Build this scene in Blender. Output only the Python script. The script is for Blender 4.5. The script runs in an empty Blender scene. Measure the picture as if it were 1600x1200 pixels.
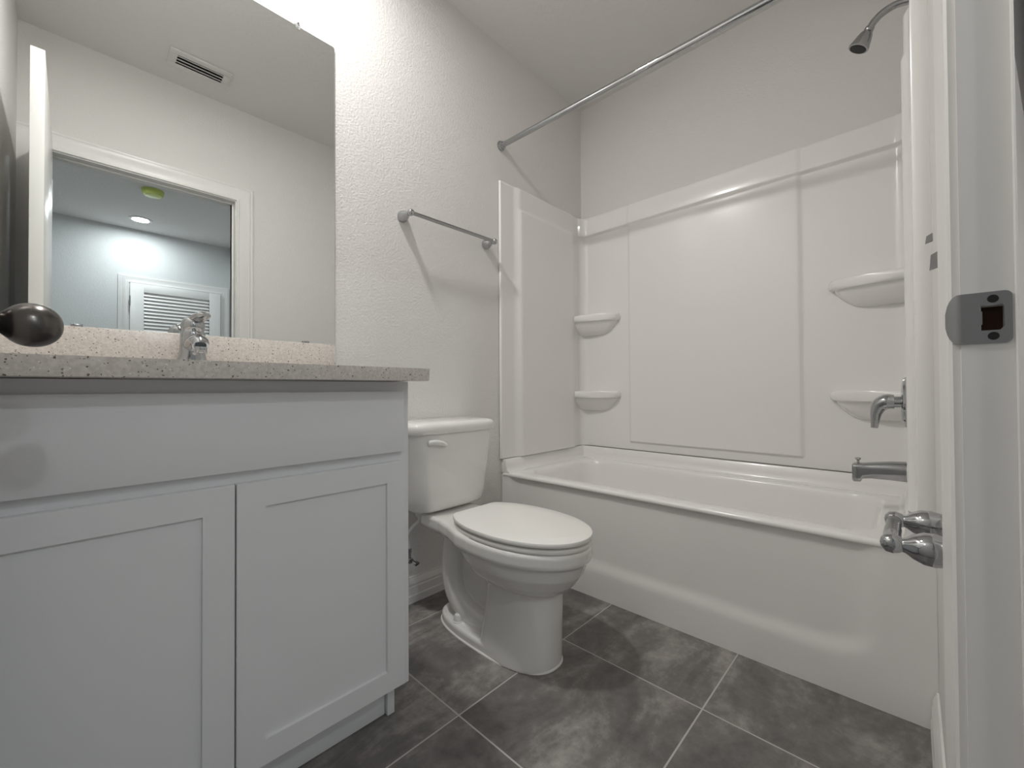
import bpy, bmesh, math, random
from mathutils import Vector, Matrix
PI = math.pi
SC = bpy.context.scene
COL = SC.collection

# ------------------------------------------------------------------ camera, world, exposure
F_PX = 655.17
cam_data = bpy.data.cameras.new('camera')
cam_data.sensor_fit = 'HORIZONTAL'; cam_data.sensor_width = 36.0
cam_data.lens = F_PX / 1600.0 * 36.0
cam_data.clip_start = 0.02; cam_data.clip_end = 60
cam = bpy.data.objects.new('camera', cam_data); COL.objects.link(cam)
yaw, pitch, roll = 0.7603, 0.0117, -0.0057
fw = Vector((math.cos(yaw)*math.cos(pitch), math.sin(yaw)*math.cos(pitch), math.sin(pitch)))
rt = Vector((math.sin(yaw), -math.cos(yaw), 0)); up = rt.cross(fw)
r2 = rt*math.cos(roll) + up*math.sin(roll); u2 = up*math.cos(roll) - rt*math.sin(roll)
M = Matrix.Identity(4)
for i in range(3):
    M[i][0], M[i][1], M[i][2] = r2[i], u2[i], -fw[i]
M[0][3], M[1][3], M[2][3] = -1.5066, 0.0241, 0.8722
cam.matrix_world = M
SC.camera = cam

w = bpy.data.worlds.new('world'); SC.world = w; w.use_nodes = True
w.node_tree.nodes['Background'].inputs[0].default_value = (0.75, 0.85, 1.0, 1)
w.node_tree.nodes['Background'].inputs[1].default_value = 0.05

SC.view_settings.view_transform = 'Standard'; SC.view_settings.look = 'None'
SC.view_settings.exposure = 1.9; SC.view_settings.gamma = 1.0
SC.view_settings.use_curve_mapping = False
SC.cycles.use_denoising = True
SC.cycles.max_bounces = 12; SC.cycles.diffuse_bounces = 8; SC.cycles.glossy_bounces = 6
SC.cycles.sample_clamp_indirect = 8.0
BATH_W, HALL_W, HALL_FILL_W = 4.1, 2.7, 2.6          # watts of the recessed lamps; the last is an added hall fill
BATH_TINT, HALL_TINT = (1.0, 0.978, 0.95), (0.90, 0.965, 1.0)

# ------------------------------------------------------------------ materials
def nt(name):
    m = bpy.data.materials.new(name); m.use_nodes = True
    return m, m.node_tree, m.node_tree.nodes['Principled BSDF']

def pm(name, col, rough=0.5, metal=0.0, coat=0.0, bump=None, spec=None, var=0.0):
    m, t, b = nt(name)
    b.inputs['Base Color'].default_value = (*col, 1)
    b.inputs['Roughness'].default_value = rough
    b.inputs['Metallic'].default_value = metal
    b.inputs['Coat Weight'].default_value = coat
    b.inputs['Coat Roughness'].default_value = 0.06
    if spec is not None: b.inputs['Specular IOR Level'].default_value = spec
    g = t.nodes.new('ShaderNodeNewGeometry')
    if var:
        n = t.nodes.new('ShaderNodeTexNoise'); n.inputs['Scale'].default_value = 6; n.inputs['Detail'].default_value = 4
        r = t.nodes.new('ShaderNodeMapRange'); r.inputs[3].default_value = rough-var; r.inputs[4].default_value = rough+var
        t.links.new(g.outputs['Position'], n.inputs['Vector']); t.links.new(n.outputs['Fac'], r.inputs[0])
        t.links.new(r.outputs[0], b.inputs['Roughness'])
    if bump:
        scale, dist, strength = bump
        n = t.nodes.new('ShaderNodeTexNoise'); n.inputs['Scale'].default_value = scale
        n.inputs['Detail'].default_value = 2.5; n.inputs['Roughness'].default_value = 0.55
        bp = t.nodes.new('ShaderNodeBump'); bp.inputs['Distance'].default_value = dist; bp.inputs['Strength'].default_value = strength
        t.links.new(g.outputs['Position'], n.inputs['Vector'])
        t.links.new(n.outputs['Fac'], bp.inputs['Height']); t.links.new(bp.outputs['Normal'], b.inputs['Normal'])
    return m

def emit(name, col, strength):
    m, t, b = nt(name)
    b.inputs['Base Color'].default_value = (0.9, 0.9, 0.9, 1)
    b.inputs['Emission Color'].default_value = (*col, 1)
    b.inputs['Emission Strength'].default_value = strength
    return m

def tile_material():
    m, t, b = nt('grey_stone_tile'); L = t.links; N = t.nodes
    g = N.new('ShaderNodeNewGeometry'); sp = N.new('ShaderNodeSeparateXYZ'); L.new(g.outputs['Position'], sp.inputs[0])
    def math_(op, a, b_=None, c=None):
        n = N.new('ShaderNodeMath'); n.operation = op
        for i, v in enumerate((a, b_, c)):
            if v is None: continue
            if isinstance(v, (int, float)): n.inputs[i].default_value = v
            else: L.new(v, n.inputs[i])
        return n.outputs[0]
    S = 0.466
    cells = []; dist = []
    for k, off in (('X', -0.322), ('Y', 0.445)):
        q = math_('DIVIDE', math_('SUBTRACT', sp.outputs[k], off), S)
        cells.append(math_('FLOOR', q))
        fr = math_('FRACT', q)
        dist.append(math_('MULTIPLY', math_('MINIMUM', fr, math_('SUBTRACT', 1.0, fr)), S))
    d = math_('MINIMUM', dist[0], dist[1])
    grout = math_('LESS_THAN', d, 0.0021)
    cv = N.new('ShaderNodeCombineXYZ'); L.new(cells[0], cv.inputs[0]); L.new(cells[1], cv.inputs[1])
    wn = N.new('ShaderNodeTexWhiteNoise'); wn.noise_dimensions = '3D'; L.new(cv.outputs[0], wn.inputs['Vector'])
    sc = N.new('ShaderNodeVectorMath'); sc.operation = 'SCALE'; sc.inputs['Scale'].default_value = 9.0; L.new(wn.outputs['Color'], sc.inputs[0])
    ad = N.new('ShaderNodeVectorMath'); ad.operation = 'ADD'; L.new(g.outputs['Position'], ad.inputs[0]); L.new(sc.outputs[0], ad.inputs[1])
    rot = N.new('ShaderNodeMapping'); rot.inputs['Rotation'].default_value = (0, 0, 0.6); rot.inputs['Scale'].default_value = (1.0, 2.2, 1)
    L.new(ad.outputs[0], rot.inputs['Vector'])
    n1 = N.new('ShaderNodeTexNoise'); n1.inputs['Scale'].default_value = 2.8; n1.inputs['Detail'].default_value = 9; n1.inputs['Roughness'].default_value = 0.62; n1.inputs['Distortion'].default_value = 0.9
    L.new(rot.outputs[0], n1.inputs['Vector'])
    n2 = N.new('ShaderNodeTexNoise'); n2.inputs['Scale'].default_value = 26; n2.inputs['Detail'].default_value = 8; n2.inputs['Roughness'].default_value = 0.7
    L.new(ad.outputs[0], n2.inputs['Vector'])
    mx = N.new('ShaderNodeMix'); mx.data_type = 'FLOAT'; mx.inputs['Factor'].default_value = 0.32
    L.new(n1.outputs['Fac'], mx.inputs['A']); L.new(n2.outputs['Fac'], mx.inputs['B'])
    cr = N.new('ShaderNodeValToRGB'); e = cr.color_ramp.elements
    e[0].position = 0.33; e[0].color = (0.088, 0.081, 0.078, 1)
    e[1].position = 0.68; e[1].color = (0.43, 0.405, 0.38, 1)
    k = cr.color_ramp.elements.new(0.5); k.color = (0.185, 0.173, 0.165, 1)
    L.new(mx.outputs['Result'], cr.inputs['Fac'])
    cm = N.new('ShaderNodeMix'); cm.data_type = 'RGBA'
    L.new(grout, cm.inputs['Factor']); L.new(cr.outputs['Color'], cm.inputs['A']); cm.inputs['B'].default_value = (0.50, 0.475, 0.455, 1)
    L.new(cm.outputs['Result'], b.inputs['Base Color'])
    b.inputs['Roughness'].default_value = 0.45
    bp = N.new('ShaderNodeBump'); bp.inputs['Distance'].default_value = 0.0012; bp.inputs['Strength'].default_value = 0.6
    h = math_('SUBTRACT', math_('MULTIPLY', n2.outputs['Fac'], 0.35), grout)
    L.new(h, bp.inputs['Height']); L.new(bp.outputs['Normal'], b.inputs['Normal'])
    return m

def quartz_material():
    m, t, b = nt('speckled_quartz'); L = t.links; N = t.nodes
    g = N.new('ShaderNodeNewGeometry')
    col = None; prev = (0.66, 0.61, 0.565, 1)
    n = N.new('ShaderNodeTexNoise'); n.inputs['Scale'].default_value = 180; n.inputs['Detail'].default_value = 3
    L.new(g.outputs['Position'], n.inputs['Vector'])
    cr = N.new('ShaderNodeValToRGB'); e = cr.color_ramp.elements
    e[0].position = .35; e[0].color = (0.60, 0.555, 0.515, 1); e[1].position = .65; e[1].color = (0.72, 0.675, 0.63, 1)
    L.new(n.outputs['Fac'], cr.inputs['Fac']); col = cr.outputs['Color']
    for scale, thr, keep, c, seed in ((150, .24, .22, (0.17, 0.145, 0.135, 1), 0), (230, .26, .22, (0.27, 0.24, 0.225, 1), 3.1), (200, .26, .14, (0.86, 0.84, 0.82, 1), 7.7)):
        ad = N.new('ShaderNodeVectorMath'); ad.operation = 'ADD'; ad.inputs[1].default_value = (seed, seed*.7, seed*1.3)
        L.new(g.outputs['Position'], ad.inputs[0])
        dn = N.new('ShaderNodeTexNoise'); dn.inputs['Scale'].default_value = 220
        L.new(ad.outputs[0], dn.inputs['Vector'])
        ds = N.new('ShaderNodeVectorMath'); ds.operation = 'MULTIPLY_ADD'; ds.inputs[1].default_value = (.006,)*3
        L.new(dn.outputs['Color'], ds.inputs[0]); L.new(ad.outputs[0], ds.inputs[2])
        v = N.new('ShaderNodeTexVoronoi'); v.inputs['Scale'].default_value = scale; L.new(ds.outputs[0], v.inputs['Vector'])
        lt = N.new('ShaderNodeMath'); lt.operation = 'LESS_THAN'; lt.inputs[1].default_value = thr; L.new(v.outputs['Distance'], lt.inputs[0])
        se = N.new('ShaderNodeSeparateColor'); L.new(v.outputs['Color'], se.inputs[0])
        l2 = N.new('ShaderNodeMath'); l2.operation = 'LESS_THAN'; l2.inputs[1].default_value = keep; L.new(se.outputs[0], l2.inputs[0])
        mu = N.new('ShaderNodeMath'); mu.operation = 'MULTIPLY'; L.new(lt.outputs[0], mu.inputs[0]); L.new(l2.outputs[0], mu.inputs[1])
        mx = N.new('ShaderNodeMix'); mx.data_type = 'RGBA'; L.new(mu.outputs[0], mx.inputs['Factor']); L.new(col, mx.inputs['A']); mx.inputs['B'].default_value = c
        col = mx.outputs['Result']
    L.new(col, b.inputs['Base Color']); b.inputs['Roughness'].default_value = 0.22
    return m

def mirror_material():
    m, t, b = nt('mirror_glass')
    b.inputs['Base Color'].default_value = (0.80, 0.825, 0.81, 1)
    b.inputs['Metallic'].default_value = 1; b.inputs['Roughness'].default_value = 0.005
    return m

def clear_material(name, col, rough=0.05):
    m, t, b = nt(name)
    b.inputs['Base Color'].default_value = (*col, 1); b.inputs['Roughness'].default_value = rough
    b.inputs['Transmission Weight'].default_value = 0.85; b.inputs['IOR'].default_value = 1.45
    return m

MAT = dict(
    wall=pm('wall_paint', (0.755, 0.742, 0.725), 0.62, bump=(120, 0.0042, 0.5)),
    ceil=pm('ceiling_paint', (0.74, 0.73, 0.72), 0.8, bump=(55, 0.004, 0.5)),
    hallwall=pm('hall_paint', (0.66, 0.67, 0.67), 0.65, bump=(95, 0.003, 0.5)),
    hallfloor=pm('hall_carpet', (0.36, 0.34, 0.32), 0.95, bump=(300, 0.004, 0.8)),
    trim=pm('trim_paint', (0.80, 0.79, 0.775), 0.32, var=0.04),
    cab=pm('cabinet_paint', (0.76, 0.765, 0.78), 0.42, var=0.05),
    cabin=pm('cabinet_inside', (0.5, 0.48, 0.45), 0.7),
    acrylic=pm('white_acrylic', (0.86, 0.852, 0.835), 0.24, coat=0.25, var=0.03),
    china=pm('vitreous_china', (0.84, 0.832, 0.81), 0.10, coat=0.5, var=0.02),
    plastic=pm('seat_plastic', (0.85, 0.84, 0.81), 0.28),
    chrome=pm('chrome', (0.46, 0.47, 0.48), 0.06, 1.0, var=0.015),
    brushed=pm('brushed_chrome', (0.42, 0.425, 0.43), 0.2, 1.0, var=0.04),
    nickel=pm('brushed_nickel', (0.33, 0.33, 0.33), 0.42, 1.0, var=0.05),
    bronze=pm('dark_bronze', (0.13, 0.12, 0.112), 0.25, 0.9, var=0.03),
    dark=pm('black_mesh_and_shade', (0.012, 0.012, 0.013), 0.6),  # aerator mesh, and the painted shade of the vent duct
    screw=pm('dark_screw', (0.03, 0.03, 0.03), 0.5, 0.6),
    shadewood=pm('wood_darkened_as_shade', (0.045, 0.02, 0.011), 0.9),  # wood brown taken near black to paint the shade in the latch hole
    caulk=pm('white_caulk', (0.80, 0.79, 0.77), 0.5),
    white_plastic=pm('white_plastic', (0.80, 0.80, 0.79), 0.4),
    vinyl=pm('braided_hose', (0.55, 0.55, 0.54), 0.4),
    vent=pm('vent_enamel', (0.70, 0.69, 0.68), 0.4),
    tile=tile_material(), quartz=quartz_material(), mirror=mirror_material(),
    clear=clear_material('clear_plastic', (0.95, 0.97, 0.96)),
    green=clear_material('green_dust_cover', (0.80, 0.93, 0.25), 0.15),
    led_bath=emit('bath_led', BATH_TINT, 6.0), led_hall=emit('hall_led', HALL_TINT, 6.0),
    backing=pm('mirror_backing', (0.16, 0.17, 0.17), 0.3),
)
MAT['green'].node_tree.nodes['Principled BSDF'].inputs['Transmission Weight'].default_value = 0.35

# ------------------------------------------------------------------ helpers
def B(): return bmesh.new()

def rootloc(o):
    while o.parent: o = o.parent
    return o.location

def obj(name, bm, mat, parent=None, sharp=35, label=None, smooth=True):
    bmesh.ops.remove_doubles(bm, verts=bm.verts, dist=1e-6)
    bmesh.ops.recalc_face_normals(bm, faces=bm.faces)
    me = bpy.data.meshes.new(name); bm.to_mesh(me); bm.free()
    if parent: me.transform(Matrix.Translation(-rootloc(parent)))
    me.materials.append(MAT[mat])
    if smooth:
        me.polygons.foreach_set('use_smooth', [True]*len(me.polygons))
        me.set_sharp_from_angle(angle=math.radians(sharp))
    o = bpy.data.objects.new(name, me); COL.objects.link(o)
    if parent: o.parent = parent
    if label: o['label'] = label
    return o

def tag(o, label, cat=None, group=None, kind=None):
    o['label'] = label
    if cat: o['category'] = cat
    if group: o['group'] = group
    if kind: o['kind'] = kind
    return o

def thing(name, label, cat, loc, group=None, kind=None):
    o = bpy.data.objects.new(name, None); COL.objects.link(o); o.location = loc; o.empty_display_size = 0.05
    return tag(o, label, cat, group, kind)

def struct(name, bm, mat, label=None, **k):
    o = obj(name, bm, mat, **k); o['kind'] = 'structure'
    if label: o['label'] = label
    return o

def box(bm, x0, x1, y0, y1, z0, z1, bev=0.0, seg=2):
    t = bmesh.new(); bmesh.ops.create_cube(t, size=1)
    for v in t.verts:
        v.co = Vector(((x0+x1)/2+v.co.x*(x1-x0), (y0+y1)/2+v.co.y*(y1-y0), (z0+z1)/2+v.co.z*(z1-z0)))
    if bev: bmesh.ops.bevel(t, geom=list(t.edges), offset=bev, segments=seg, profile=0.5, affect='EDGES')
    merge(bm, t)
    return bm

def merge(bm, t):
    me = bpy.data.meshes.new('tmp'); t.to_mesh(me); t.free(); bm.from_mesh(me); bpy.data.meshes.remove(me)

def loft(bm, rings, cap0=True, cap1=True, closed=True):
    vs = [[bm.verts.new(p) for p in r] for r in rings]
    n = len(rings[0])
    for a, b in zip(vs, vs[1:]):
        for i in range(n if closed else n-1):
            j = (i+1) % n
            bm.faces.new((a[i], a[j], b[j], b[i]))
    if cap0: bm.faces.new(vs[0][::-1])
    if cap1: bm.faces.new(vs[-1])
    return vs

def frame_axes(d):
    d = Vector(d).normalized()
    a = Vector((0, 0, 1)) if abs(d.z) < 0.9 else Vector((1, 0, 0))
    u = d.cross(a).normalized(); return u, d.cross(u).normalized()

def lathe(bm, prof, origin, axis, seg=32, squash=1.0):
    """prof: list of (radius, distance along axis)"""
    o = Vector(origin); d = Vector(axis).normalized(); u, v = frame_axes(d)
    rings = []
    for r, h in prof:
        r = max(r, 1e-5)
        rings.append([o + d*h + (u*math.cos(2*PI*i/seg) + v*math.sin(2*PI*i/seg)*squash)*r for i in range(seg)])
    loft(bm, rings)
    return bm

def smooth_path(pts, n=10):
    pts = [Vector(p) for p in pts]; out = []
    P_ = [pts[0]*2-pts[1]] + pts + [pts[-1]*2-pts[-2]]
    for i in range(1, len(P_)-2):
        p0, p1, p2, p3 = P_[i-1:i+3]
        for k in range(n):
            t = k/n
            out.append(0.5*((2*p1)+(p2-p0)*t+(2*p0-5*p1+4*p2-p3)*t*t+(3*p1-p0-3*p2+p3)*t**3))
    out.append(pts[-1]); return out

def tube(bm, pts, radii, seg=16, sx=1.0, ref=None):
    pts = [Vector(p) for p in pts]
    if isinstance(radii, (int, float)): radii = [radii]*len(pts)
    if len(radii) != len(pts):
        k = len(radii); rr = []
        for i in range(len(pts)):
            f = i/(len(pts)-1)*(k-1); a = min(int(f), k-2); rr.append(radii[a]+(radii[a+1]-radii[a])*(f-a))
        radii = rr
    rings = []; u = None
    for i, p in enumerate(pts):
        d = (pts[min(i+1, len(pts)-1)]-pts[max(i-1, 0)]).normalized()
        if u is None:
            u, v = (frame_axes(d) if ref is None else (Vector(ref).normalized(), None))
        u = (u - d*u.dot(d)).normalized(); v = d.cross(u)
        rings.append([p + (u*math.cos(2*PI*k/seg)*sx + v*math.sin(2*PI*k/seg))*radii[i] for k in range(seg)])
    loft(bm, rings)
    return bm

def rrect(x0, x1, y0, y1, r, z, n=6, bow=0.0):
    """rounded rectangle, counter-clockwise; bow pushes the low-y side outwards in the middle"""
    pts = []
    for cx, cy, a0 in ((x1-r, y1-r, 0), (x0+r, y1-r, 90), (x0+r, y0+r, 180), (x1-r, y0+r, 270)):
        for k in range(n+1):
            a = math.radians(a0+90*k/n); pts.append(Vector((cx+r*math.cos(a), cy+r*math.sin(a), z)))
    # extra points along the sides so that bows and long lofts stay smooth
    out = []
    for i, p in enumerate(pts):
        q = pts[(i+1) % len(pts)]; out.append(p)
        if (i % (n+1)) == n:
            for k in range(1, 8): out.append(p.lerp(q, k/8))
    if bow:
        xm, hw = (x0+x1)/2, (x1-x0)/2
        for p in out:
            if p.y < (y0+y1)/2: p.y -= bow*(1-((p.x-xm)/hw)**2)
    return out

def egg(cx, yf, yb, yc, hw, z, nf=2.0, nb=2.6, N=64, clip=None):
    pts = []
    for i in range(N):
        a = 2*PI*i/N; c, s = math.cos(a), math.sin(a)
        n = nf if c > 0 else nb
        x = cx + hw*math.copysign(abs(s)**(2/n), s)
        y = yc - (yc-yf)*abs(c)**(2/n) if c > 0 else yc + (yb-yc)*abs(c)**(2/n)
        if clip: y = min(y, clip)
        pts.append(Vector((x, y, z)))
    return pts

def poly_prism(bm, outline, hole, to3, d0, d1, bev=0):
    """outline/hole: 2D loops; to3(a, b, d) -> point; solid between depths d0 and d1"""
    loops = [outline] + ([hole] if hole else [])
    layers = []
    for d in (d0, d1):
        t = [[bm.verts.new(to3(a, b, d)) for a, b in lp] for lp in loops]; layers.append(t)
        es = []
        for lp in t:
            for i in range(len(lp)): es.append(bm.edges.new((lp[i], lp[(i+1) % len(lp)])))
        bmesh.ops.triangle_fill(bm, use_beauty=True, edges=es)
    for la, lb in zip(*layers):
        n = len(la)
        for i in range(n): bm.faces.new((la[i], la[(i+1) % n], lb[(i+1) % n], lb[i]))
    return bm

def disc_pts(cx, cy, r, n=20): return [(cx+r*math.cos(2*PI*i/n), cy+r*math.sin(2*PI*i/n)) for i in range(n)]

def sstep(t):
    t = max(0.0, min(1.0, t)); return t*t*(3-2*t)

def copy_tree(root, loc, label=None):
    r = root.copy(); COL.objects.link(r); r.location = loc
    if label: r['label'] = label
    for ch in list(root.children):
        c = ch.copy(); COL.objects.link(c); c.parent = r
        for g in ch.children:
            d = g.copy(); COL.objects.link(d); d.parent = c
    return r

# ------------------------------------------------------------------ room shell
XL, XB, YA, YC, H = -1.689, 0.715, 1.524, -0.018, 2.63
YH = YC-0.115            # hall face of the doorway wall
DX0, DX1, DZ = -1.628, -0.807, 2.047   # clear door opening
b = box(B(), XL-.1, XB+.1, YH+.02, YA+.1, -.06, 0); struct('floor', b, 'tile', 'bathroom floor of square dark grey stone-look tiles')
b = box(B(), XL-.1, XB+.1, YH, YA+.1, H, H+.08); struct('ceiling', b, 'ceil', 'matte white bathroom ceiling')
b = box(B(), XL-.1, XB+.1, YA, YA+.1, 0, H); struct('wall_left', b, 'wall', 'orange-peel textured wall behind the mirror, towel bar and toilet')
b = box(B(), XB, XB+.1, YH, YA, 0, H); struct('wall_back', b, 'wall', 'wall above the long side of the tub surround')
b = box(B(), XL-.1, XL, YH, YA, 0, H); struct('wall_front', b, 'wall', 'wall at the far end of the vanity, behind the open door')
b = B()
box(b, XL, DX0-.019, YH, YC, 0, H); box(b, DX1+.019, XB, YH, YC, 0, H); box(b, DX0-.019, DX1+.019, YH, YC, DZ+.019, H)
struct('wall_right', b, 'wall', 'wall with the doorway, facing the mirror')

def base_profile(side):
    # (height, thickness)
    return [(0, 0), (0, .0165), (.028, .0165), (.033, .0145), (.062, .0140), (.068, .0115), (.074, .0125), (.090, .0085), (.096, .005), (.102, .0045), (.102, 0)]

def baseboard(name, x0, x1, y, s, label):
    b = B(); p = base_profile(0)
    loft(b, [[Vector((x, y+s*t, z)) for z, t in p] for x in (x0, x1)])
    struct(name, b, 'trim', label, sharp=20)
baseboard('baseboard_left', -.880, -.0165, YA, -1, 'moulded white baseboard behind the toilet')
baseboard('baseboard_right', -.711, -.002, YC, 1, 'moulded white baseboard between the door casing and the tub')

# doorway: casing, jambs, stops, strike plate
def casing_mesh(x0, x1, z1, y, s, w=.091, full=True):
    prof = [(0, 0), (0, .0065), (.003, .0095), (.011, .010), (.0135, .0065), (.017, .0055), (.030, .0065), (.048, .0095), (.058, .0135), (.064, .0150), (.070, .0150), (.0735, .0105), (.078, .0100), (.0805, .0125), (.086, .0125), (w, .0100), (w, 0)]
    b = B()
    def ring(px, pz, ox, oz): return [Vector((px+ox*d, y+s*t, pz+oz*d)) for d, t in prof]
    loft(b, [ring(x0, 0, -1, 0), ring(x0, z1, -1, 1), ring(x1, z1, 1, 1), ring(x1, 0, 1, 0)])
    return b
tr = thing('trim_1', 'white moulded casing and jamb around the bathroom doorway', None, (DX1, YC, 0), kind='structure')
obj('casing', casing_mesh(DX0+.0-.001, DX1+.005, DZ+.005, YC, 1, w=.060 if False else .091), 'trim', tr, sharp=25)
# jamb on the strike side has a mortise behind the strike plate
MY0, MY1, MZ0, MZ1 = -.0515, -.0335, .934, .962
b = B()
box(b, DX1, DX1+.019, YH, YC, 0, MZ0); box(b, DX1, DX1+.019, YH, YC, MZ1, DZ)
box(b, DX1, DX1+.019, YH, MY0, MZ0, MZ1); box(b, DX1, DX1+.019, MY1, YC, MZ0, MZ1)
box(b, DX0-.019, DX0, YH, YC, 0, DZ); box(b, DX0-.019, DX1+.019, YH, YC, DZ, DZ+.019)
obj('jamb', b, 'trim', tr)
b = box(B(), DX1+.0186, DX1+.0189, MY0, MY1, MZ0, MZ1); obj('latch_mortise', b, 'shadewood', tr, label='back of the latch hole behind the strike plate, wood colour darkened to paint its shade')
b = B(); box(b, DX1-.011, DX1, -.093, -.058, 0, DZ, .002); box(b, DX0, DX0+.011, -.093, -.058, 0, DZ, .002); box(b, DX0+.011, DX1-.011, -.093, -.058, DZ-.011, DZ, .002)
obj('door_stop', b, 'trim', tr)
def strike():
    yL, yR, z0, z1, r = -.0185, -.0565, .9195, .9765, .006
    out = []
    for cy_, cz_, a0 in ((yR+r, z1-r, 90), (yR+r, z0+r, 180)):
        for k in range(7):
            a = math.radians(a0+90*k/6); out.append((cy_+r*math.cos(a), cz_+r*math.sin(a)))
    out += [(yL, z0), (yL, z1)]
    hole = [(MY1+.0005, MZ0), (MY1+.0005, MZ0+.006), (MY1-.001, MZ0+.007), (MY1-.001, MZ1-.007), (MY1+.0005, MZ1-.006), (MY1+.0005, MZ1), (MY1-.006, MZ1+.001), (MY0+.002, MZ1), (MY0+.001, MZ1-.004), (MY0+.001, MZ0+.004), (MY0+.004, MZ0)]
    b = B(); poly_prism(b, out, hole, lambda a, c, d: Vector((d, a, c)), DX1-.0016, DX1)
    # rounded lip curling round the edge of the jamb towards the casing
    n = 14; rows = []
    zc, hz = (z0+z1)/2, (z1-z0)/2
    cols = 8
    for j in range(cols+1):
        f = j/cols
        yy = yL + .0125*f; xx = DX1-.0016 + .0085*f*f
        hh = hz*math.sqrt(max(0.0, 1-(f*.97)**2.6))
        rows.append([Vector((xx, yy, zc-hh+2*hh*i/n)) for i in range(n+1)] + [Vector((xx+.0014, yy-.0004, zc+hh-2*hh*i/n)) for i in range(n+1)])
    loft(b, rows)
    s = obj('strike_plate', b, 'nickel', tr, sharp=30, label='brushed dark nickel latch strike plate with a rounded lip')
    for zz in (.9685, .9275):
        b = B(); lathe(b, [(0, -.0004), (.0042, -.0004), (.0046, .0008), (0, .001)], (DX1-.0019, -.0425, zz), (1, 0, 0), 18)
        obj('screw', b, 'screw', s)
strike()

# ------------------------------------------------------------------ bathroom door, open against the vanity
d = thing('door_1', 'open white bathroom door at the end of the vanity with a dark bronze knob', None, (-1.6, -.01, 0), kind='structure')
LY = .838
b = box(B(), -1.609, -1.574, -.008, LY, .012, 2.062, .0015)
obj('door_leaf', b, 'trim', d, sharp=30)
b = box(B(), -1.604, -1.579, LY-.0004, LY+.0012, .917, .974, .0006); obj('latch_plate', b, 'nickel', d)
for zz in (.28, 1.05, 1.85):
    b = box(B(), -1.575, -1.5725, -.006, .026, zz-.045, zz+.045, .0006); lathe(b, [(0, -.05), (.005, -.05), (.006, -.046), (.006, .046), (.005, .05), (0, .05)], (-1.614, -.0145+.002, zz), (0, 0, 1), 16)
    obj('hinge', b, 'nickel', d)
KY, KZ = .74, .947
b = lathe(B(), [(0, 0), (0.033, 0), (0.033, 0.003), (0.03, 0.006), (0.018, 0.008), (0.0122, 0.0095), (0.011, 0.012), (0.0112, 0.0138), (0.014, 0.0165), (0.01559, 0.01813), (0.01802, 0.02036), (0.0201, 0.0229), (0.02182, 0.02571), (0.02314, 0.02875), (0.02405, 0.03194), (0.02452, 0.03523), (0.02456, 0.03856), (0.02417, 0.04186), (0.02334, 0.04508), (0.02209, 0.04814), (0.02045, 0.051), (0.01843, 0.0536), (0.01606, 0.05589), (0.01338, 0.05782), (0.01043, 0.05936), (0.00723, 0.06049), (0.0038, 0.06117), (0.0, 0.0614)], (-1.574, KY, KZ), (1, 0, 0), 48)
obj('knob', b, 'bronze', d, sharp=60, label='dark bronze round door knob')

# ------------------------------------------------------------------ hall beyond the doorway (seen in the mirror)
HX0, HX1, HY = -2.6, -.16, -3.08
b = box(B(), HX0-.1, HX1+.1, HY-.1, YH+.02, -.06, -.001); struct('floor.001', b, 'hallfloor', 'carpeted floor of the hall outside')
b = box(B(), HX0-.1, HX1+.1, HY-.1, YH, H, H+.08); struct('ceiling.001', b, 'ceil', 'hall ceiling beyond the doorway, seen in the mirror')
b = box(B(), HX0-.1, HX1+.1, HY-.1, HY, 0, H); struct('wall_hall_far', b, 'hallwall', 'far hall wall around the louvered door, seen in the mirror')
b = box(B(), HX1, HX1+.1, HY, YH, 0, H); struct('wall_hall_right', b, 'hallwall', 'side wall of the hall right of the louvered door')
b = box(B(), HX0-.1, HX0, HY, YH, 0, H); b2 = box(b, HX0, XL-.1, YH, YC, 0, H); struct('wall_hall_left', b, 'hallwall', 'side wall of the hall left of the louvered door')
tr2 = thing('trim_2', 'white moulded casing around the louvered hall door', None, (-.67, HY, 0), kind='structure')
obj('casing', casing_mesh(-1.082, -.256, 2.047, HY, 1, w=.070), 'trim', tr2, sharp=25)
d2 = thing('door_2', 'white hall door with a louvered upper panel, seen in the mirror', None, (-.67, HY, 0), kind='structure')
y0, y1 = HY+.002, HY+.032
X0, X1, LX0, LX1, LZ0, LZ1 = -1.075, -.262, -.962, -.374, .25, 1.95
b = B()
box(b, X0, LX0, y0, y1, .012, 2.040, .001); box(b, LX1, X1, y0, y1, .012, 2.040, .001)
box(b, LX0, LX1, y0, y1, LZ1, 2.040, .001); box(b, LX0, LX1, y0, y1, .012, LZ0, .001)
obj('door_frame', b, 'trim', d2)
b = B(); nl = 44; pitch_l = (LZ1-LZ0)/nl
for i in range(nl):
    zc = LZ0+(i+.5)*pitch_l
    prof = [(-.015, -.019), (-.012, -.022), (.013, .017), (.010, .020)]
    loft(b, [[Vector((x, (y0+y1)/2-.002-p*.8, zc+q)) for p, q in prof] for x in (LX0-.001, LX1+.001)])
obj('louvers', b, 'trim', d2, sharp=20)
b = box(B(), X0-.006, X0+.004, y1, y1+.004, 1.80, 1.895, .0008); lathe(b, [(0, -.05), (.006, -.05), (.006, .05), (0, .05)], (X0-.003, y1+.006, 1.848), (0, 0, 1), 12)
obj('hinge', b, 'nickel', d2)

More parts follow.
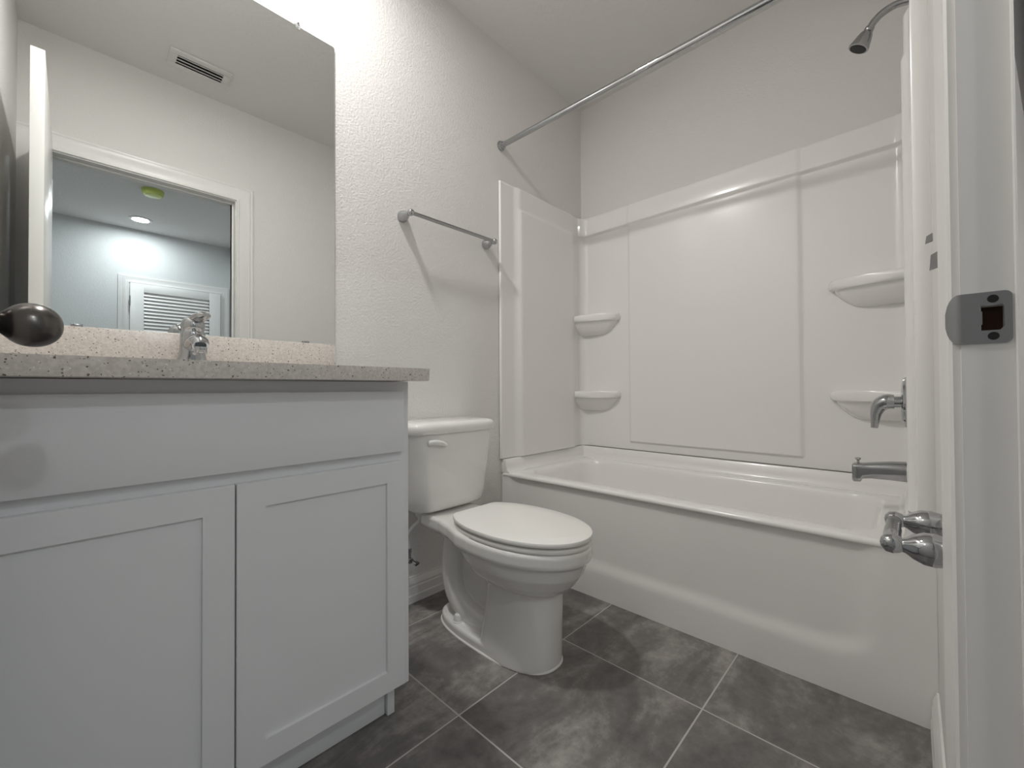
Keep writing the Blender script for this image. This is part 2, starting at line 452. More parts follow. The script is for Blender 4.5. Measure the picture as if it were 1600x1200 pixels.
def puck(name, loc, mat, label, watts, tint, group=None):
    o = thing(name, label, 'light', loc, group)
    x, y, z = loc
    b = lathe(B(), [(.066, .0), (.092, 0), (.0925, -.003), (.088, -.008), (.070, -.011), (.066, -.008), (.066, 0)], loc, (0, 0, 1), 48)
    obj('trim_ring', b, 'white_plastic', o)
    b = lathe(B(), [(0, -.0005), (.0655, -.0005), (.0655, -.006), (0, -.0065)], loc, (0, 0, 1), 48)
    obj('diffuser', b, mat, o, label='glowing white round diffuser')
    ld = bpy.data.lights.new('lamp', 'AREA'); ld.shape = 'DISK'; ld.size = .125; ld.energy = watts; ld.color = tint; ld.spread = math.radians(180)
    lo = bpy.data.objects.new('lamp', ld); COL.objects.link(lo); lo.parent = o; lo.location = (0, 0, -.0075)
    return o
puck('recessed_light', (-1.14, 1.19, H), 'led_bath', 'round recessed ceiling light above the vanity', BATH_W, BATH_TINT)
puck('recessed_light', (-1.025, -2.68, H), 'led_hall', 'glowing round ceiling light in the hall, seen in the mirror', HALL_W, HALL_TINT)
puck('recessed_light', (-1.36, -1.44, H), 'led_hall', 'unseen fill light added in the hall ceiling close to the bathroom doorway', HALL_FILL_W, HALL_TINT)  # unseen fill lamp, added to brighten the vanity front
o = thing('smoke_detector', 'round smoke detector under a yellow-green dust cover on the hall ceiling', 'smoke detector', (-1.02, -1.79, H))
b = lathe(B(), [(0, 0), (.066, 0), (.066, -.018), (.058, -.034), (.04, -.040), (0, -.040)], (-1.02, -1.79, H), (0, 0, 1), 40); obj('detector_body', b, 'white_plastic', o)
b = lathe(B(), [(.076, 0), (.077, -.006), (.074, -.026), (.064, -.045), (.045, -.049), (0, -.050)], (-1.02, -1.79, H), (0, 0, 1), 40); obj('dust_cover', b, 'green', o, label='translucent yellow-green plastic dust cover')

# ceiling vent
o = thing('ceiling_vent', 'white louvered supply vent on the bathroom ceiling, seen in the mirror', 'vent', (-1.03, .23, H))
vx0, vx1, vy0, vy1 = -1.165, -.895, .150, .305
b = B()
for (a0, a1, c0, c1) in ((vx0, vx1, vy0, vy0+.042), (vx0, vx1, vy1-.034, vy1), (vx0, vx0+.034, vy0+.042, vy1-.034), (vx1-.034, vx1, vy0+.042, vy1-.034)):
    box(b, a0, a1, c0, c1, H-.012, H-.0005, .002)
obj('vent_frame', b, 'vent', o)
for k in range(3):
    yy = vy0+.057+k*.0265
    b = B(); prof = [(-.0072, -.0085), (-.0066, -.0098), (.0078, -.0050), (.0072, -.0038)]
    loft(b, [[Vector((x, yy-p, H-.003+q)) for p, q in prof] for x in (vx0+.033, vx1-.033)])
    obj('slat', b, 'vent', o)
b = box(B(), vx0+.03, vx1-.03, vy0+.04, vy1-.03, H-.0012, H-.0006); obj('duct_shade', b, 'dark', o, label='black sheet behind the slats that paints the shade inside the duct')  # no hole cut here: a flat black sheet paints the duct's shade

# ------------------------------------------------------------------ vanity
v = thing('vanity_cabinet', 'pale grey-white shaker vanity cabinet under the quartz countertop', 'cabinet', (-1.28, 1.25, 0))
VY = 1.004; VX1 = -.8825
b = B()
for a0, a1, c0, c1, e0, e1 in ((XL+.002, -1.665, VY, YA-.002, .0955, .8925), (VX1-.019, VX1, VY, YA-.002, .0955, .8925), (-1.665, VX1-.019, VY+.02, YA-.002, .0955, .112), (-1.665, VX1-.019, YA-.008, YA-.002, .112, .8925), (-1.665, VX1-.019, VY, VY+.019, .0955, .125), (-1.665, VX1-.019, VY, VY+.019, .66, .73), (-1.665, VX1-.019, VY, VY+.019, .85, .8925), (-1.30, -1.265, VY, VY+.019, .125, .66)):
    box(b, a0, a1, c0, c1, e0, e1)
obj('body', b, 'cab', v)
b = box(B(), XL+.002, -.923, 1.058, 1.072, .002, .0953, .0005); obj('toe_kick', b, 'cab', v)
b = box(B(), -.921, -.900, 1.046, YA-.003, .001, .0953, .001); obj('side_panel', b, 'cab', v)
def shaker(x0, x1, z0, z1, st, name):
    b = B(); yb, yf = VY-.0002, .985; ins = .0065; bv = .0035
    xs = (x0, x0+st, x1-st, x1); zs = (z0, z0+st, z1-st, z1)
    # front frame ring, bevelled inner step, recessed panel, edges
    def q(x_0, z_0, x_1, z_1, y): return [Vector((x_0, y, z_0)), Vector((x_1, y, z_0)), Vector((x_1, y, z_1)), Vector((x_0, y, z_1))]
    e = .0012
    rings = [q(x0, z0, x1, z1, yb), q(x0, z0, x1, z1, yf+e), q(x0+e, z0+e, x1-e, z1-e, yf), q(xs[1], zs[1], xs[2], zs[2], yf), q(xs[1]+.001, zs[1]+.001, xs[2]-.001, zs[2]-.001, yf+ins)]
    loft(b, rings)
    return obj(name, b, 'cab', v, sharp=20)
shaker(-1.662, -1.2845, .1094, .6868, .0515, 'door')
shaker(-1.2815, -.9035, .1094, .6868, .0515, 'door')
b = box(B(), -1.662, -.9065, .985, VY-.0002, .7118, .868, .0012); obj('drawer_front', b, 'cab', v)

c = thing('countertop', 'speckled beige quartz vanity countertop with a low backsplash', 'countertop', (-1.28, 1.22, .8938))
CX1 = -.873
outl = [(XL+.0015, .9195), (CX1, .9195), (CX1, YA-.001), (XL+.0015, YA-.001)]
hole = [(p.x, p.y) for p in rrect(-1.50, -1.07, 1.04, 1.35, .10, 0, 8)]
b = B(); poly_prism(b, outl, hole, lambda a, q, dd: Vector((a, q, dd)), .8938, .9236)
bmesh.ops.remove_doubles(b, verts=b.verts, dist=1e-6)
bmesh.ops.bevel(b, geom=[e for e in b.edges if len(e.link_faces) == 2 and e.calc_face_angle(0) > 1.2 and (e.verts[0].co.y < .93 or e.verts[1].co.y < .93)], offset=.0018, segments=2, profile=.5, affect='EDGES')
obj('slab', b, 'quartz', c)
b = box(B(), XL+.0015, -.860, 1.504, YA-.001, .9238, 1.0315, .0015); obj('backsplash', b, 'quartz', c)
b = B()
loft(b, [rrect(-1.515, -1.055, 1.025, 1.365, .11, .8936, 8), rrect(-1.50, -1.07, 1.04, 1.35, .10, .8930, 8), rrect(-1.495, -1.075, 1.045, 1.345, .10, .85, 8), rrect(-1.47, -1.10, 1.07, 1.32, .10, .78, 8), rrect(-1.38, -1.19, 1.13, 1.26, .06, .765, 8)], cap0=False)
obj('sink_basin', b, 'china', c, label='white undermount sink basin')

# faucet
FX, FY, FZ = -1.283, 1.425, .9238
f = thing('faucet', 'chrome single-lever faucet on the quartz countertop', 'faucet', (FX, FY, FZ))
b = B()
rings = []
for z, yc, rx, ry in ((0, 0, .046, .036), (.004, 0, .0455, .0355), (.010, -.001, .0405, .032), (.024, -.003, .0345, .029), (.045, -.006, .0295, .0275), (.070, -.009, .0275, .027), (.092, -.011, .0280, .0275), (.103, -.012, .027, .027), (.108, -.012, .024, .024)):
    rings.append([Vector((FX+rx*math.cos(2*PI*i/32), FY+yc+ry*math.sin(2*PI*i/32), FZ+z)) for i in range(32)])
loft(b, rings)
obj('body', b, 'chrome', f, sharp=50)
b = B()
tube(b, smooth_path([(FX, FY-.012, FZ+.066), (FX, FY-.045, FZ+.074), (FX, FY-.080, FZ+.076), (FX, FY-.103, FZ+.070), (FX, FY-.113, FZ+.060)], 8), [.020, .0195, .018, .0165, .0155], 24, sx=1.15, ref=(1, 0, 0))
obj('spout', b, 'chrome', f, sharp=50)
b = lathe(B(), [(0, .001), (.009, .001), (.0095, .0), (.0125, 0), (.0130, .006), (.0130, .012), (.012, .016)], (FX, FY-.113, FZ+.043), (0, -.12, 1), 28); obj('aerator', b, 'chrome', f)
b = lathe(B(), [(0, -.0004), (.0092, -.0004), (.0092, .0014), (0, .0014)], (FX, FY-.113, FZ+.0432), (0, -.12, 1), 24); obj('aerator_screen', b, 'dark', f, label='dark aerator mesh under the spout')
b = B()
lathe(b, [(0, .0), (.0245, 0), (.0262, .006), (.0262, .016), (.0235, .026), (.016, .034), (.006, .0375), (0, .038)], (FX, FY-.012, FZ+.109), (0, -.18, 1), 32)
tube(b, smooth_path([(FX+.004, FY-.016, FZ+.134), (FX+.010, FY-.036, FZ+.143), (FX+.015, FY-.056, FZ+.146), (FX+.018, FY-.070, FZ+.146)], 8), [.011, .0115, .0105, .0095, .005], 16, sx=1.7, ref=(1, .3, 0))
obj('lever', b, 'chrome', f, sharp=50)

# mirror
m = thing('mirror', 'large frameless wall mirror above the vanity backsplash', 'mirror', (-1.27, YA-.003, 1.5))
MX0, MX1, MZb, MZt = XL+.004, -.8555, 1.0325, 2.109
b = B()
r = .008
def mring(g, y):
    pts = []
    for cx_, cz_, a0 in ((MX1-r, MZt-r, 0), (MX0+r, MZt-r, 90), (MX0+r, MZb+r, 180), (MX1-r, MZb+r, 270)):
        for k in range(6):
            a = math.radians(a0+90*k/5); pts.append(Vector((cx_+(r-g)*math.cos(a), y, cz_+(r-g)*math.sin(a))))
    return pts
loft(b, [mring(0, YA-.0012), mring(0, YA-.0055), mring(.0012, YA-.0065)])
obj('glass', b, 'mirror', m, sharp=10)
b = B(); loft(b, [mring(-.0004, YA-.0008), mring(-.0004, YA-.0048)]); obj('polished_edge', b, 'backing', m, label='dark polished edge of the mirror glass')
b = lathe(B(), [(0, -.0005), (.0045, -.0005), (.0055, -.002), (.0125, -.0025), (.0125, -.0055), (.010, -.0075), (0, -.008)], (-.981, YA-.0004, 2.1125), (0, 1, 0), 28)
k = obj('clip', b, 'clear', m, label='clear plastic mirror clip')
b = lathe(B(), [(0, 0), (.0040, 0), (.0034, -.0022), (0, -.0026)], (-.981, YA-.0085, 2.116), (0, 1, 0), 16); obj('screw', b, 'brushed', k)
for xx in (-1.498, -.956):
    b = box(B(), xx-.011, xx+.011, YA-.0105, YA-.0075, 1.0318, 1.0395, .001); obj('clip', b, 'brushed', m, label='small metal mirror clip')

# ------------------------------------------------------------------ towel bar
t = thing('towel_bar', 'chrome towel bar on the wall between mirror and tub surround', 'towel bar', (-.35, YA, 1.577))
TZ = 1.577
def tpost(x):
    return lathe(B(), [(0, 0), (.0215, 0), (.0235, -.003), (.0235, -.010), (.0205, -.020), (.0155, -.032), (.0100, -.045), (.0085, -.052), (.0125, -.058), (.0140, -.066), (.0125, -.074), (.0070, -.0795), (0, -.081)], (x, YA-.0005, TZ), (0, 1, 0), 32)
for xx in (-.578, -.115): obj('post', tpost(xx), 'chrome', t, sharp=50)
b = tube(B(), [(-.578, YA-.066, TZ), (-.115, YA-.066, TZ)], .0080, 20); obj('bar', b, 'brushed', t)

# ------------------------------------------------------------------ toilet
TX = -.461
T = thing('toilet', 'white two-piece toilet with the lid down beside the bathtub', 'toilet', (TX, 1.1, 0))
b = B()
# foot
loft(b, [egg(TX, .838, 1.36, 1.06, .109, 0, 2.4, 2.8), egg(TX, .838, 1.36, 1.06, .109, .026, 2.4, 2.8), egg(TX, .844, 1.354, 1.06, .103, .034, 2.4, 2.8)])
# column
loft(b, [egg(TX, .837, 1.105, .99, .110, 0, 2.2, 5), egg(TX, .836, 1.100, .99, .109, .03, 2.2, 5), egg(TX, .833, 1.085, .98, .102, .10, 2.2, 5), egg(TX, .829, 1.075, .97, .096, .18, 2.2, 5), egg(TX, .826, 1.07, .97, .092, .27, 2.2, 5)])
# bowl
loft(b, [egg(TX, .835, 1.10, .97, .075, .228), egg(TX, .805, 1.14, .97, .110, .244), egg(TX, .778, 1.17, .98, .136, .268), egg(TX, .752, 1.19, .98, .157, .305), egg(TX, .738, 1.21, .99, .163, .335), egg(TX, .733, 1.22, .99, .167, .345),
         egg(TX, .726, 1.225, .99, .174, .350), egg(TX, .722, 1.225, .99, .176, .357), egg(TX, .722, 1.225, .99, .176, .386), egg(TX, .728, 1.22, .99, .170, .394)])
# rear deck
def deck(z, g): return [Vector((TX+s*x, y, z)) for s, x, y in ((-1, .175-g, 1.06), (-1, .166-g, 1.13), (-1, .138-g, 1.21), (-1, .122-g, 1.28), (-1, .115-g, 1.40-g), (1, .115-g, 1.40-g), (1, .122-g, 1.28), (1, .138-g, 1.21), (1, .166-g, 1.13), (1, .175-g, 1.06))]
loft(b, [deck(.335, .02), deck(.350, .004), deck(.358, 0), deck(.388, 0), deck(.396, .007)])
# web and trapway
box(b, TX-.022, TX+.022, 1.03, 1.29, .01, .37)
for sx in (-1, 1):
    tube(b, smooth_path([(TX+sx*.030, 1.262, .375), (TX+sx*.038, 1.288, .31), (TX+sx*.042, 1.294, .23), (TX+sx*.042, 1.290, .15), (TX+sx*.040, 1.262, .095), (TX+sx*.038, 1.195, .060), (TX+sx*.034, 1.08, .045)], 8), [.040, .041, .041, .040, .040, .039, .034], 24)
    tube(b, smooth_path([(TX+sx*.028, 1.18, .345), (TX+sx*.030, 1.13, .27), (TX+sx*.034, 1.08, .215), (TX+sx*.036, 1.03, .20)], 8), [.020, .024, .028, .030], 20)
bowl = obj('bowl', b, 'china', T, sharp=180)
rm = bowl.modifiers.new('remesh', 'REMESH'); rm.mode = 'VOXEL'; rm.voxel_size = .0036; rm.use_smooth_shade = True
sm = bowl.modifiers.new('smooth', 'SMOOTH'); sm.factor = .5; sm.iterations = 5
# bolt caps
for s in (-1, 1):
    b = lathe(B(), [(0, 0), (.0205, 0), (.0205, .004), (.0180, .006), (.0172, .018), (.0130, .0250), (.006, .0280), (0, .0284)], (TX+s*.0745, 1.222, .0325), (0, 0, 1), 28); obj('bolt_cap', b, 'white_plastic', T)
# caulk line
def ringline(g, z): return egg(TX, .837-g, 1.36+g, 1.06, .1095+g, z, 2.4, 2.8)
b = B(); loft(b, [ringline(.0045, .0005), ringline(.0035, .0035), ringline(-.002, .006), ringline(-.004, .0055)], False, False); obj('caulk_bead', b, 'caulk', T)
# seat and lid
def slab(fn, z0, z1, r):
    b = B(); loft(b, [fn(r*.8, z0), fn(r*.2, z0+r*.3), fn(0, z0+r), fn(0, z1-r), fn(r*.3, z1-r*.3), fn(r, z1), fn(.05, z1+.0015), fn(.10, z1+.0025)]); return b
def seat_o(g, z): return egg(TX, .724+g, 1.258-g, .99, .170-g, z, 2.05, 2.15, 80, clip=1.212-g*.5)
obj('seat', slab(seat_o, .3945, .4095, .005), 'plastic', T)
def lid_o(g, z): return egg(TX, .721+g, 1.262-g, .99, .172-g, z, 2.05, 2.15, 80, clip=1.216-g*.5)
obj('lid', slab(lid_o, .4145, .4295, .005), 'plastic', T)
for s in (-1, 1):
    b = tube(B(), [(TX+s*.070-.018, 1.214, .412), (TX+s*.070+.018, 1.214, .412)], .0125, 18); box(b, TX+s*.070-.016, TX+s*.070+.016, 1.20, 1.238, .395, .408, .003); obj('lid_hinge', b, 'plastic', T)
# tank
TKX = -.455
def tk(hw, yf, yb, r, z, bow): return rrect(TKX-hw, TKX+hw, yf, yb, r, z, 8, bow)
b = B()
loft(b, [tk(.150, 1.352, 1.485, .05, .404, .004), tk(.163, 1.342, 1.495, .055, .408, .006), tk(.171, 1.336, 1.500, .055, .420, .010), tk(.176, 1.330, 1.502, .055, .46, .014), tk(.187, 1.325, 1.505, .055, .56, .018), tk(.201, 1.322, 1.507, .055, .66, .020), tk(.205, 1.320, 1.508, .055, .703, .020)])
tank = obj('tank', b, 'china', T, sharp=60)
b = B()
loft(b, [tk(.203, 1.322, 1.508, .055, .7035, .020), tk(.2145, 1.312, 1.512, .058, .7045, .020), tk(.218, 1.308, 1.514, .06, .709, .020), tk(.218, 1.308, 1.514, .06, .731, .020), tk(.2145, 1.312, 1.512, .058, .741, .020), tk(.198, 1.322, 1.505, .055, .747, .018), tk(.15, 1.36, 1.48, .05, .750, .01)])
obj('tank_lid', b, 'china', T, sharp=60)
b = lathe(B(), [(0, .002), (.012, .002), (.0135, -.002), (.0125, -.010), (0, -.012)], (-.592, 1.3135, .672), (0, 1, 0), 24)
tube(b, smooth_path([(-.606, 1.303, .675), (-.582, 1.294, .676), (-.556, 1.291, .671), (-.534, 1.291, .661)], 8), [.0095, .0105, .0098, .0070], 14, sx=.62, ref=(0, 1, 0))
obj('flush_lever', b, 'white_plastic', T, sharp=50)

# supply valve and hose
s = thing('water_supply', 'white supply hose and chrome stop valve on the wall left of the toilet', 'valve', (-.60, YA, .195))
b = lathe(B(), [(0, 0), (.026, 0), (.026, -.003), (.010, -.007), (.0085, -.012), (.0085, -.036), (.0125, -.038), (.0125, -.058), (.009, -.062), (0, -.062)], (-.578, YA-.0005, .195), (0, 1, 0), 24); lathe(b, [(.0075, 0), (.0075, .030), (.0095, .031), (.0095, .046), (0, .047)], (-.578, YA-.048, .195), (0, 0, 1), 18)
obj('stop_valve', b, 'chrome', s)
b = lathe(B(), [(0, 0), (.0055, 0), (.0055, -.014), (.013, -.016), (.013, -.026), (0, -.027)], (-.570, YA-.060, .193), (-.25, 1, .35), 18, squash=.55); obj('valve_handle', b, 'chrome', s)
b = tube(B(), smooth_path([(-.578, YA-.048, .240), (-.584, 1.476, .268), (-.590, 1.468, .300), (-.578, 1.446, .335), (-.566, 1.424, .360), (-.564, 1.420, .383)], 8), .0062, 14); obj('hose', b, 'white_plastic', s)
b = lathe(B(), [(.008, 0), (.0115, .002), (.0115, .010), (.0175, .012), (.0175, .0255), (0, .026)], (-.564, 1.420, .368), (0, 0, 1), 18); obj('coupling_nut', b, 'white_plastic', s)

# ------------------------------------------------------------------ bathtub
RZ = .456; TY0 = YC+.0003; TY1 = YA-.002; TX1 = .700
tb = thing('bathtub', 'glossy white alcove bathtub with a smooth panelled apron', 'bathtub', (.35, .75, 0))
b = B()
ys = [TY0 + (TY1-TY0)*i/120 for i in range(121)]
zs_ = [.0005 + (RZ-.016)*i/44 for i in range(45)]
def apron_x(y, z):
    e = .055
    m_y = sstep((y-(.145-e))/e) * sstep((TY1-.10+e-y)/e)
    # bottom edge of the recessed panel, rounded lower corner
    dz = z-.118
    cyl = .10
    if y < .145+cyl-.02:
        k = (.145+cyl-.02-y)/cyl; dz -= .03*max(0, k)**2
    m_z = sstep((dz+.016)/.058) 
    rim = 1-sstep((z-(RZ-.045))/.035)
    return .0015 + .011*m_y*m_z*(.35+.65*rim) + .003*(1-sstep((z-(RZ-.030))/.02))*sstep((z-.05)/.2)
loft(b, [[Vector((apron_x(y, z), y, z)) for z in zs_] + [Vector((.004, y, RZ-.012))] for y in ys], False, False, closed=False)
def bend(bm_):
    for v_ in bm_.verts: v_.co.x -= .014*sstep((v_.co.y-1.0)/.55)*max(0, 1-max(0, v_.co.x)/.3)
bend(b)
obj('apron', b, 'acrylic', tb, sharp=180)
b = B()
R0 = lambda g, z, r=.012: rrect(.0+g, TX1-g*.2, TY0+g*.2, TY1-g*.2, r, z, 8)
inner = lambda g, z, r: rrect(.078+g, .622-g*.8, .105+g*.9, 1.425-g*1.5, r, z, 8)
rings = [R0(.006, RZ-.020), R0(.0015, RZ-.018), R0(0, RZ-.013), R0(.0012, RZ-.006), R0(.006, RZ-.001), R0(.012, RZ+.0005),
         inner(-.012, RZ, .10), inner(-.004, RZ-.0025, .10), inner(.002, RZ-.010, .10), inner(.008, RZ-.03, .10), inner(.022, RZ-.12, .11), inner(.040, RZ-.25, .12), inner(.060, RZ-.32, .12), inner(.10, RZ-.352, .10), inner(.16, RZ-.360, .08)]
loft(b, rings, False, True)
bend(b)
obj('basin', b, 'acrylic', tb, sharp=60)
# (flange)
# raised tiling flange along the three walls
b = B()
prof = [(.0, RZ+.065), (.006, RZ+.066), (.010, RZ+.062), (.013, RZ+.03), (.019, RZ+.010), (.031, RZ+.0012), (.031, RZ-.004), (0, RZ-.004)]
# path of inward offsets: doorway-wall side, long back wall, mirror-wall side
fy0, fy1 = .028, YA-.020
path = [((.004, fy0), (0, 1)), ((TX1-.016, fy0), (-1, 1)), ((TX1-.016, fy1), (-1, -1)), ((.004, fy1), (0, -1))]
loft(b, [[Vector((px+ox*d_, py+oy*d_, z)) for d_, z in prof] for (px, py), (ox, oy) in path])
for yy0, yy1 in ((TY0, fy0), (fy1, TY1)):
    box(b, .001, TX1, yy0, yy1, RZ-.004, RZ+.064, .001)
bend(b)
obj('wall_flange', b, 'acrylic', tb, sharp=40)

# ------------------------------------------------------------------ tub surround
S0, S1 = .5235, 1.925
sr = thing('tub_surround', 'glossy white three-wall tub surround with moulded corner shelves', 'shower surround', (.70, .75, S0))
YSA, YSC, XSB, XSF, RC = 1.507, .015, .698, -.022, .052
def plan():
    """list of (point, inward normal, wall id, coordinate along that wall)"""
    out = []
    n = 92
    for i in range(n+1):
        x = XSF+(XSB-RC-XSF)*i/n; out.append(((x, YSA), (0, -1), 'A', x))
    for i in range(1, 14):
        a = PI/2*(1-i/14); out.append(((XSB-RC+RC*math.cos(a), YSA-RC+RC*math.sin(a)), (-math.cos(a), -math.sin(a)), 'k', a))
    m_ = 200
    for i in range(m_+1):
        y = YSA-RC-(YSA-YSC-2*RC)*i/m_; out.append(((XSB, y), (-1, 0), 'B', y))
    for i in range(1, 14):
        a = -PI/2*i/14; out.append(((XSB-RC+RC*math.cos(a), YSC+RC+RC*math.sin(a)), (-math.cos(a), -math.sin(a)), 'k', a))
    for i in range(n+1):
        x = XSB-RC-(XSB-RC-XSF)*i/n; out.append(((x, YSC), (0, 1), 'C', x))
    return out
zl = sorted(set([S0, S0+.004, S1-.012, S1-.006, S1-.002, S1] + [S0+.01*i for i in range(1, 139)] + [1.790+.0025*i for i in range(0, 17)] + [.545+.003*i for i in range(0, 12)]))
def off(w_, s_, z):
    band = sstep((z-1.800)/.016)
    o = 0.0
    if w_ == 'B':
        mid = sstep((s_-.362)/.014)*sstep((1.192-s_)/.010)*sstep((z-.560)/.014)
        o = .011*mid*(1-band) + band*(.017+.006*sstep((s_-.362)/.014)*sstep((1.192-s_)/.010) - .006*sstep((z-1.825)/.09))
    elif w_ == 'k':
        o = band*(.017-.006*sstep((z-1.825)/.09))
    else:
        col_ = sstep((s_-.066)/.048)
        inn = sstep((s_-.090)/.028)
        toc = sstep((XSB-RC-s_)/.09)
        o = .013*col_*(1-band*.0) + .006*inn*(1-sstep((z-1.795)/.022))*toc + band*(1-toc)*.004 + (1-toc)*(-.013*col_)
    # rolled top and bottom edges
    o -= .006*sstep((z-(S1-.010))/.010)**2
    return o
PL = plan()
def shell(name, sel):
    b = B(); cols = []
    for (px, py), (nx, ny), w_, s_ in sel:
        cols.append([Vector((px+nx*off(w_, s_, z), py+ny*off(w_, s_, z), z)) for z in zl])
    # depth: wrap the top edge back to the wall
    for c_, ((px, py), (nx, ny), w_, s_) in zip(cols, sel):
        dpt = .0135 if w_ != 'C' else .030
        c_.append(Vector((px-nx*dpt, py-ny*dpt, S1+.0005)))
    if sel[0][2] == 'A' and sel[0][3] == XSF:
        f_ = cols[0]; cols.insert(0, [Vector((p.x-.001, YSA+.0145, p.z)) for p in f_]); cols.insert(1, [Vector((p.x-.0005, p.y+.003, p.z)) for p in f_])
    if sel[-1][2] == 'C' and abs(sel[-1][3]-XSF) < 1e-6:
        f_ = cols[-1]; cols.append([Vector((p.x-.002, p.y-.004, p.z)) for p in f_]); cols.append([Vector((p.x-.003, p.y-.020, p.z)) for p in f_]); cols.append([Vector((p.x+.004, YC-.0005, p.z)) for p in f_])
    loft(b, cols, False, False, closed=False)
    return obj(name, b, 'acrylic', sr, sharp=55)
iA = max(i for i, p in enumerate(PL) if p[2] == 'A')
iC = min(i for i, p in enumerate(PL) if p[2] == 'C')
shell('side_panel', PL[:iA-3]); shell('back_panel', PL[iA-4:iC+5]); shell('side_panel', PL[iC+4:])

def corner_shelf(zt, ycorner, sy):
    """sy=-1: corner at the mirror wall, shelf runs towards -y"""
    la, lb = .118, .262
    def ring(z, fa, fb, g):
        a, bb = la*fa-g, lb*fb-g
        r_ = min(.045, a*.5)
        pts = [(0.02, 0.02), (0.02-.02, bb-.0)]
        # front outline from the back wall end to the side wall end, rounded near the back wall end
        ctrl = [(-.0, bb), (-.030*fa, bb-.004), (-.058*fa, bb-.030*fb), (-.090*fa, bb*.55), (-a, .02), (-a, -.0)]
        P2 = smooth_path([(c0, c1, 0) for c0, c1 in ctrl], 6)
        loop = [(p.x, p.y) for p in P2] + [(.010, -.0)] + [(.010, bb*.5)]
        return [Vector((XSB+.004+x_, ycorner+sy*y_, z)) for x_, y_ in loop]
    b = B()
    lip = []
    for k in range(9):
        a = PI/2 - PI*k/8
        lip.append(ring(zt-.021+.021*math.sin(a), 1, 1, .015*(1-math.cos(a))))
    loft(b, [ring(zt-.001, .85, .9, .02)] + lip + [ring(zt-.0425, .84, .92, .0), ring(zt-.056, .79, .90, 0), ring(zt-.076, .66, .84, 0), ring(zt-.096, .50, .76, 0), ring(zt-.110, .36, .68, 0), ring(zt-.118, .20, .58, 0)])
    return obj('corner_shelf', b, 'acrylic', sr, sharp=60)
for zt in (1.312, .857):
    corner_shelf(zt, YSA, -1); corner_shelf(zt, YSC-.005, 1)

# ------------------------------------------------------------------ tub and shower fittings
VX = .350
o = thing('shower_valve', 'chrome lever tub and shower valve on a round wall plate', 'valve', (VX, .04, .822))
yw = YSC+.013
b = lathe(B(), [(0, .0005), (.080, .0005), (.081, .003), (.078, .008), (.060, .012), (.030, .0145), (0, .0145)], (VX, yw+.006, .822), (0, 1, 0), 48); obj('wall_plate', b, 'chrome', o, sharp=40)
b = lathe(B(), [(0, .010), (.0185, .010), (.0185, .032), (.0215, .033), (.0230, .050), (.020, .058), (0, .060)], (VX, yw+.006, .822), (0, 1, 0), 32); obj('sleeve', b, 'chrome', o)
b = tube(B(), smooth_path([(VX, yw+.036, .823), (VX, yw+.056, .822), (VX, yw+.072, .810), (VX-.004, yw+.081, .786), (VX-.008, yw+.084, .757), (VX-.012, yw+.086, .735)], 8), [.0235, .0255, .0225, .0160, .0115, .0090], 20); obj('lever', b, 'chrome', o, sharp=50)

o = thing('tub_spout', 'chrome tub spout with a pull-up diverter knob above the tub rim', 'spout', (VX, .04, .59))
def spr(yv, zc, hx, hz, r): return [Vector((VX+p.x, yv, zc+p.y)) for p in rrect(-hx, hx, -hz, hz, r, 0, 5)]
b = B(); loft(b, [spr(yw+.008, .597, .030, .032, .026), spr(yw+.016, .597, .030, .032, .026), spr(yw+.050, .596, .0285, .030, .022), spr(yw+.095, .592, .027, .0265, .018), spr(yw+.118, .588, .026, .026, .014), spr(yw+.123, .583, .026, .031, .012), spr(yw+.141, .581, .0255, .031, .012), spr(yw+.145, .581, .022, .027, .010)])
obj('spout_body', b, 'brushed', o, sharp=40)
b = lathe(B(), [(0, -.004), (.0035, -.004), (.0035, .008), (.0075, .011), (.0085, .016), (.006, .0175), (0, .0178)], (VX, yw+.130, .614), (0, 0, 1), 18); obj('diverter_knob', b, 'chrome', o)
b = lathe(B(), [(.0, .0), (.036, .0), (.036, .005), (.032, .0085), (0, .0085)], (VX, yw+.0005, .597), (0, 1, 0), 32); obj('base_ring', b, 'white_plastic', o, label='white ring at the base of the spout')

o = thing('showerhead', 'chrome shower head on a curved arm high on the wall', 'shower head', (VX, YC, 2.115))
b = tube(B(), smooth_path([(VX, YC+.001, 2.112), (VX, .012, 2.118), (VX, .045, 2.124), (VX, .075, 2.118), (VX, .097, 2.103), (VX, .111, 2.084)], 8), .0112, 18); obj('arm', b, 'brushed', o)
b = lathe(B(), [(0, 0), (.030, 0), (.030, .003), (.014, .010), (.0, .010)], (VX, YC+.0005, 2.112), (0, 1, 0), 32); obj('escutcheon', b, 'chrome', o)
dv = Vector((0, .50, -.866)); p0 = Vector((VX, .111, 2.084))
b = lathe(B(), [(0, -.004), (.0130, -.004), (.0140, .001), (.0140, .006), (.0110, .009), (.0165, .012), (.0195, .018), (.0235, .030), (.0275, .046), (.0305, .056), (.0300, .060), (.026, .0610), (0, .0600)], p0, dv, 36)
hd = obj('head', b, 'brushed', o, sharp=45)
b = lathe(B(), [(0, .0607), (.0250, .0613), (.0240, .0626), (0, .0622)], p0, dv, 32); obj('spray_face', b, 'screw', hd, label='dark spray face')

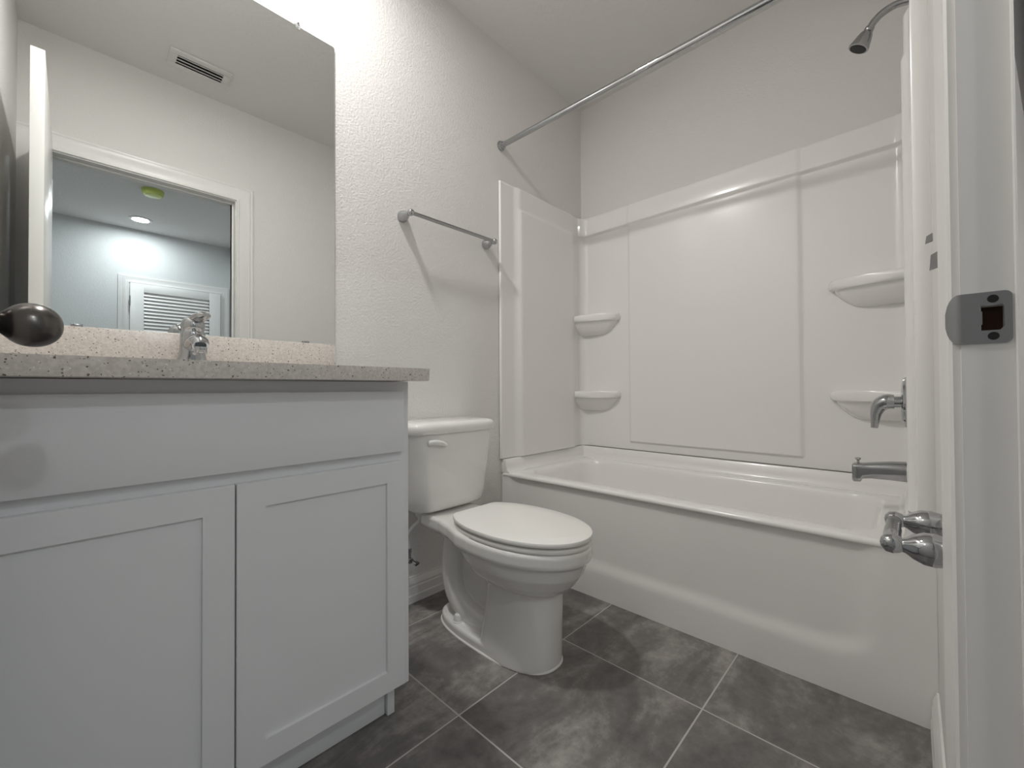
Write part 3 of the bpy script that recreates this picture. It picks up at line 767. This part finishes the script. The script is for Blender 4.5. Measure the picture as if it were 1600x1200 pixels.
o = thing('shower_rod', 'straight chrome shower curtain rod across the tub opening', 'curtain rod', (-.005, .75, 2.09))
b = tube(B(), [(-.005, YC+.002, 2.077), (-.005, YA-.002, 2.108)], .0128, 24); obj('rod', b, 'chrome', o)
for yy, sgn, zz in ((YA-.0005, -1, 2.108), (YC+.0005, 1, 2.077)):
    b = lathe(B(), [(0, 0), (.0235, 0), (.0245, .003), (.0235, .008), (.0185, .011), (.0175, .020), (.0145, .022), (0, .022)], (-.005, yy, zz), (0, sgn, 0), 32); obj('flange', b, 'brushed', o)

# ------------------------------------------------------------------ toilet paper holder
o = thing('toilet_paper_holder', 'empty chrome toilet paper holder by the door casing', 'toilet paper holder', (-.61, YC, .645))
HZ = .645
for xx in (-.683, -.535):
    b = lathe(B(), [(0, 0), (.0245, 0), (.0245, .0035), (.0215, .005), (.0205, .009), (.0228, .020), (.0220, .031), (.0172, .042), (.0112, .0495), (.0098, .053), (.0118, .056), (.0142, .063), (.0130, .071), (.0072, .0765), (0, .078)], (xx, YC+.0005, HZ), (0, 1, 0), 32)
    obj('post', b, 'chrome', o, sharp=50)
b = B(); lathe(b, [(0, 0), (.0075, 0), (.0075, .010), (.0108, .013), (.0108, .076), (.0098, .078), (.0098, .136), (.0075, .138), (.0075, .148), (0, .148)], (-.683, YC+.0655, HZ), (1, 0, 0), 24); obj('roller', b, 'brushed', o)

# small metal mounting brackets left on the doorway wall
for i, (xx, zz, hh, lab) in enumerate(((-.36, 1.118, .030, 'small grey mounting bracket on the doorway wall, the lower and larger one'), (-.10, 1.228, .018, 'tiny grey mounting bracket higher on the doorway wall'))):
    b = B()
    loft(b, [[Vector((xx, YC+.0005, zz-hh/2)), Vector((xx+.012, YC+.0005, zz-hh/2)), Vector((xx+.012, YC+.0005, zz+hh/2)), Vector((xx, YC+.0005, zz+hh/2))],
             [Vector((xx, YC+.013, zz-hh/2-.004)), Vector((xx+.012, YC+.013, zz-hh/2-.004)), Vector((xx+.012, YC+.011, zz+hh/2-.006)), Vector((xx, YC+.011, zz+hh/2-.006))]])
    br = obj('wall_bracket', b, 'nickel'); tag(br, lab, 'bracket', 'mounting brackets on the doorway wall')
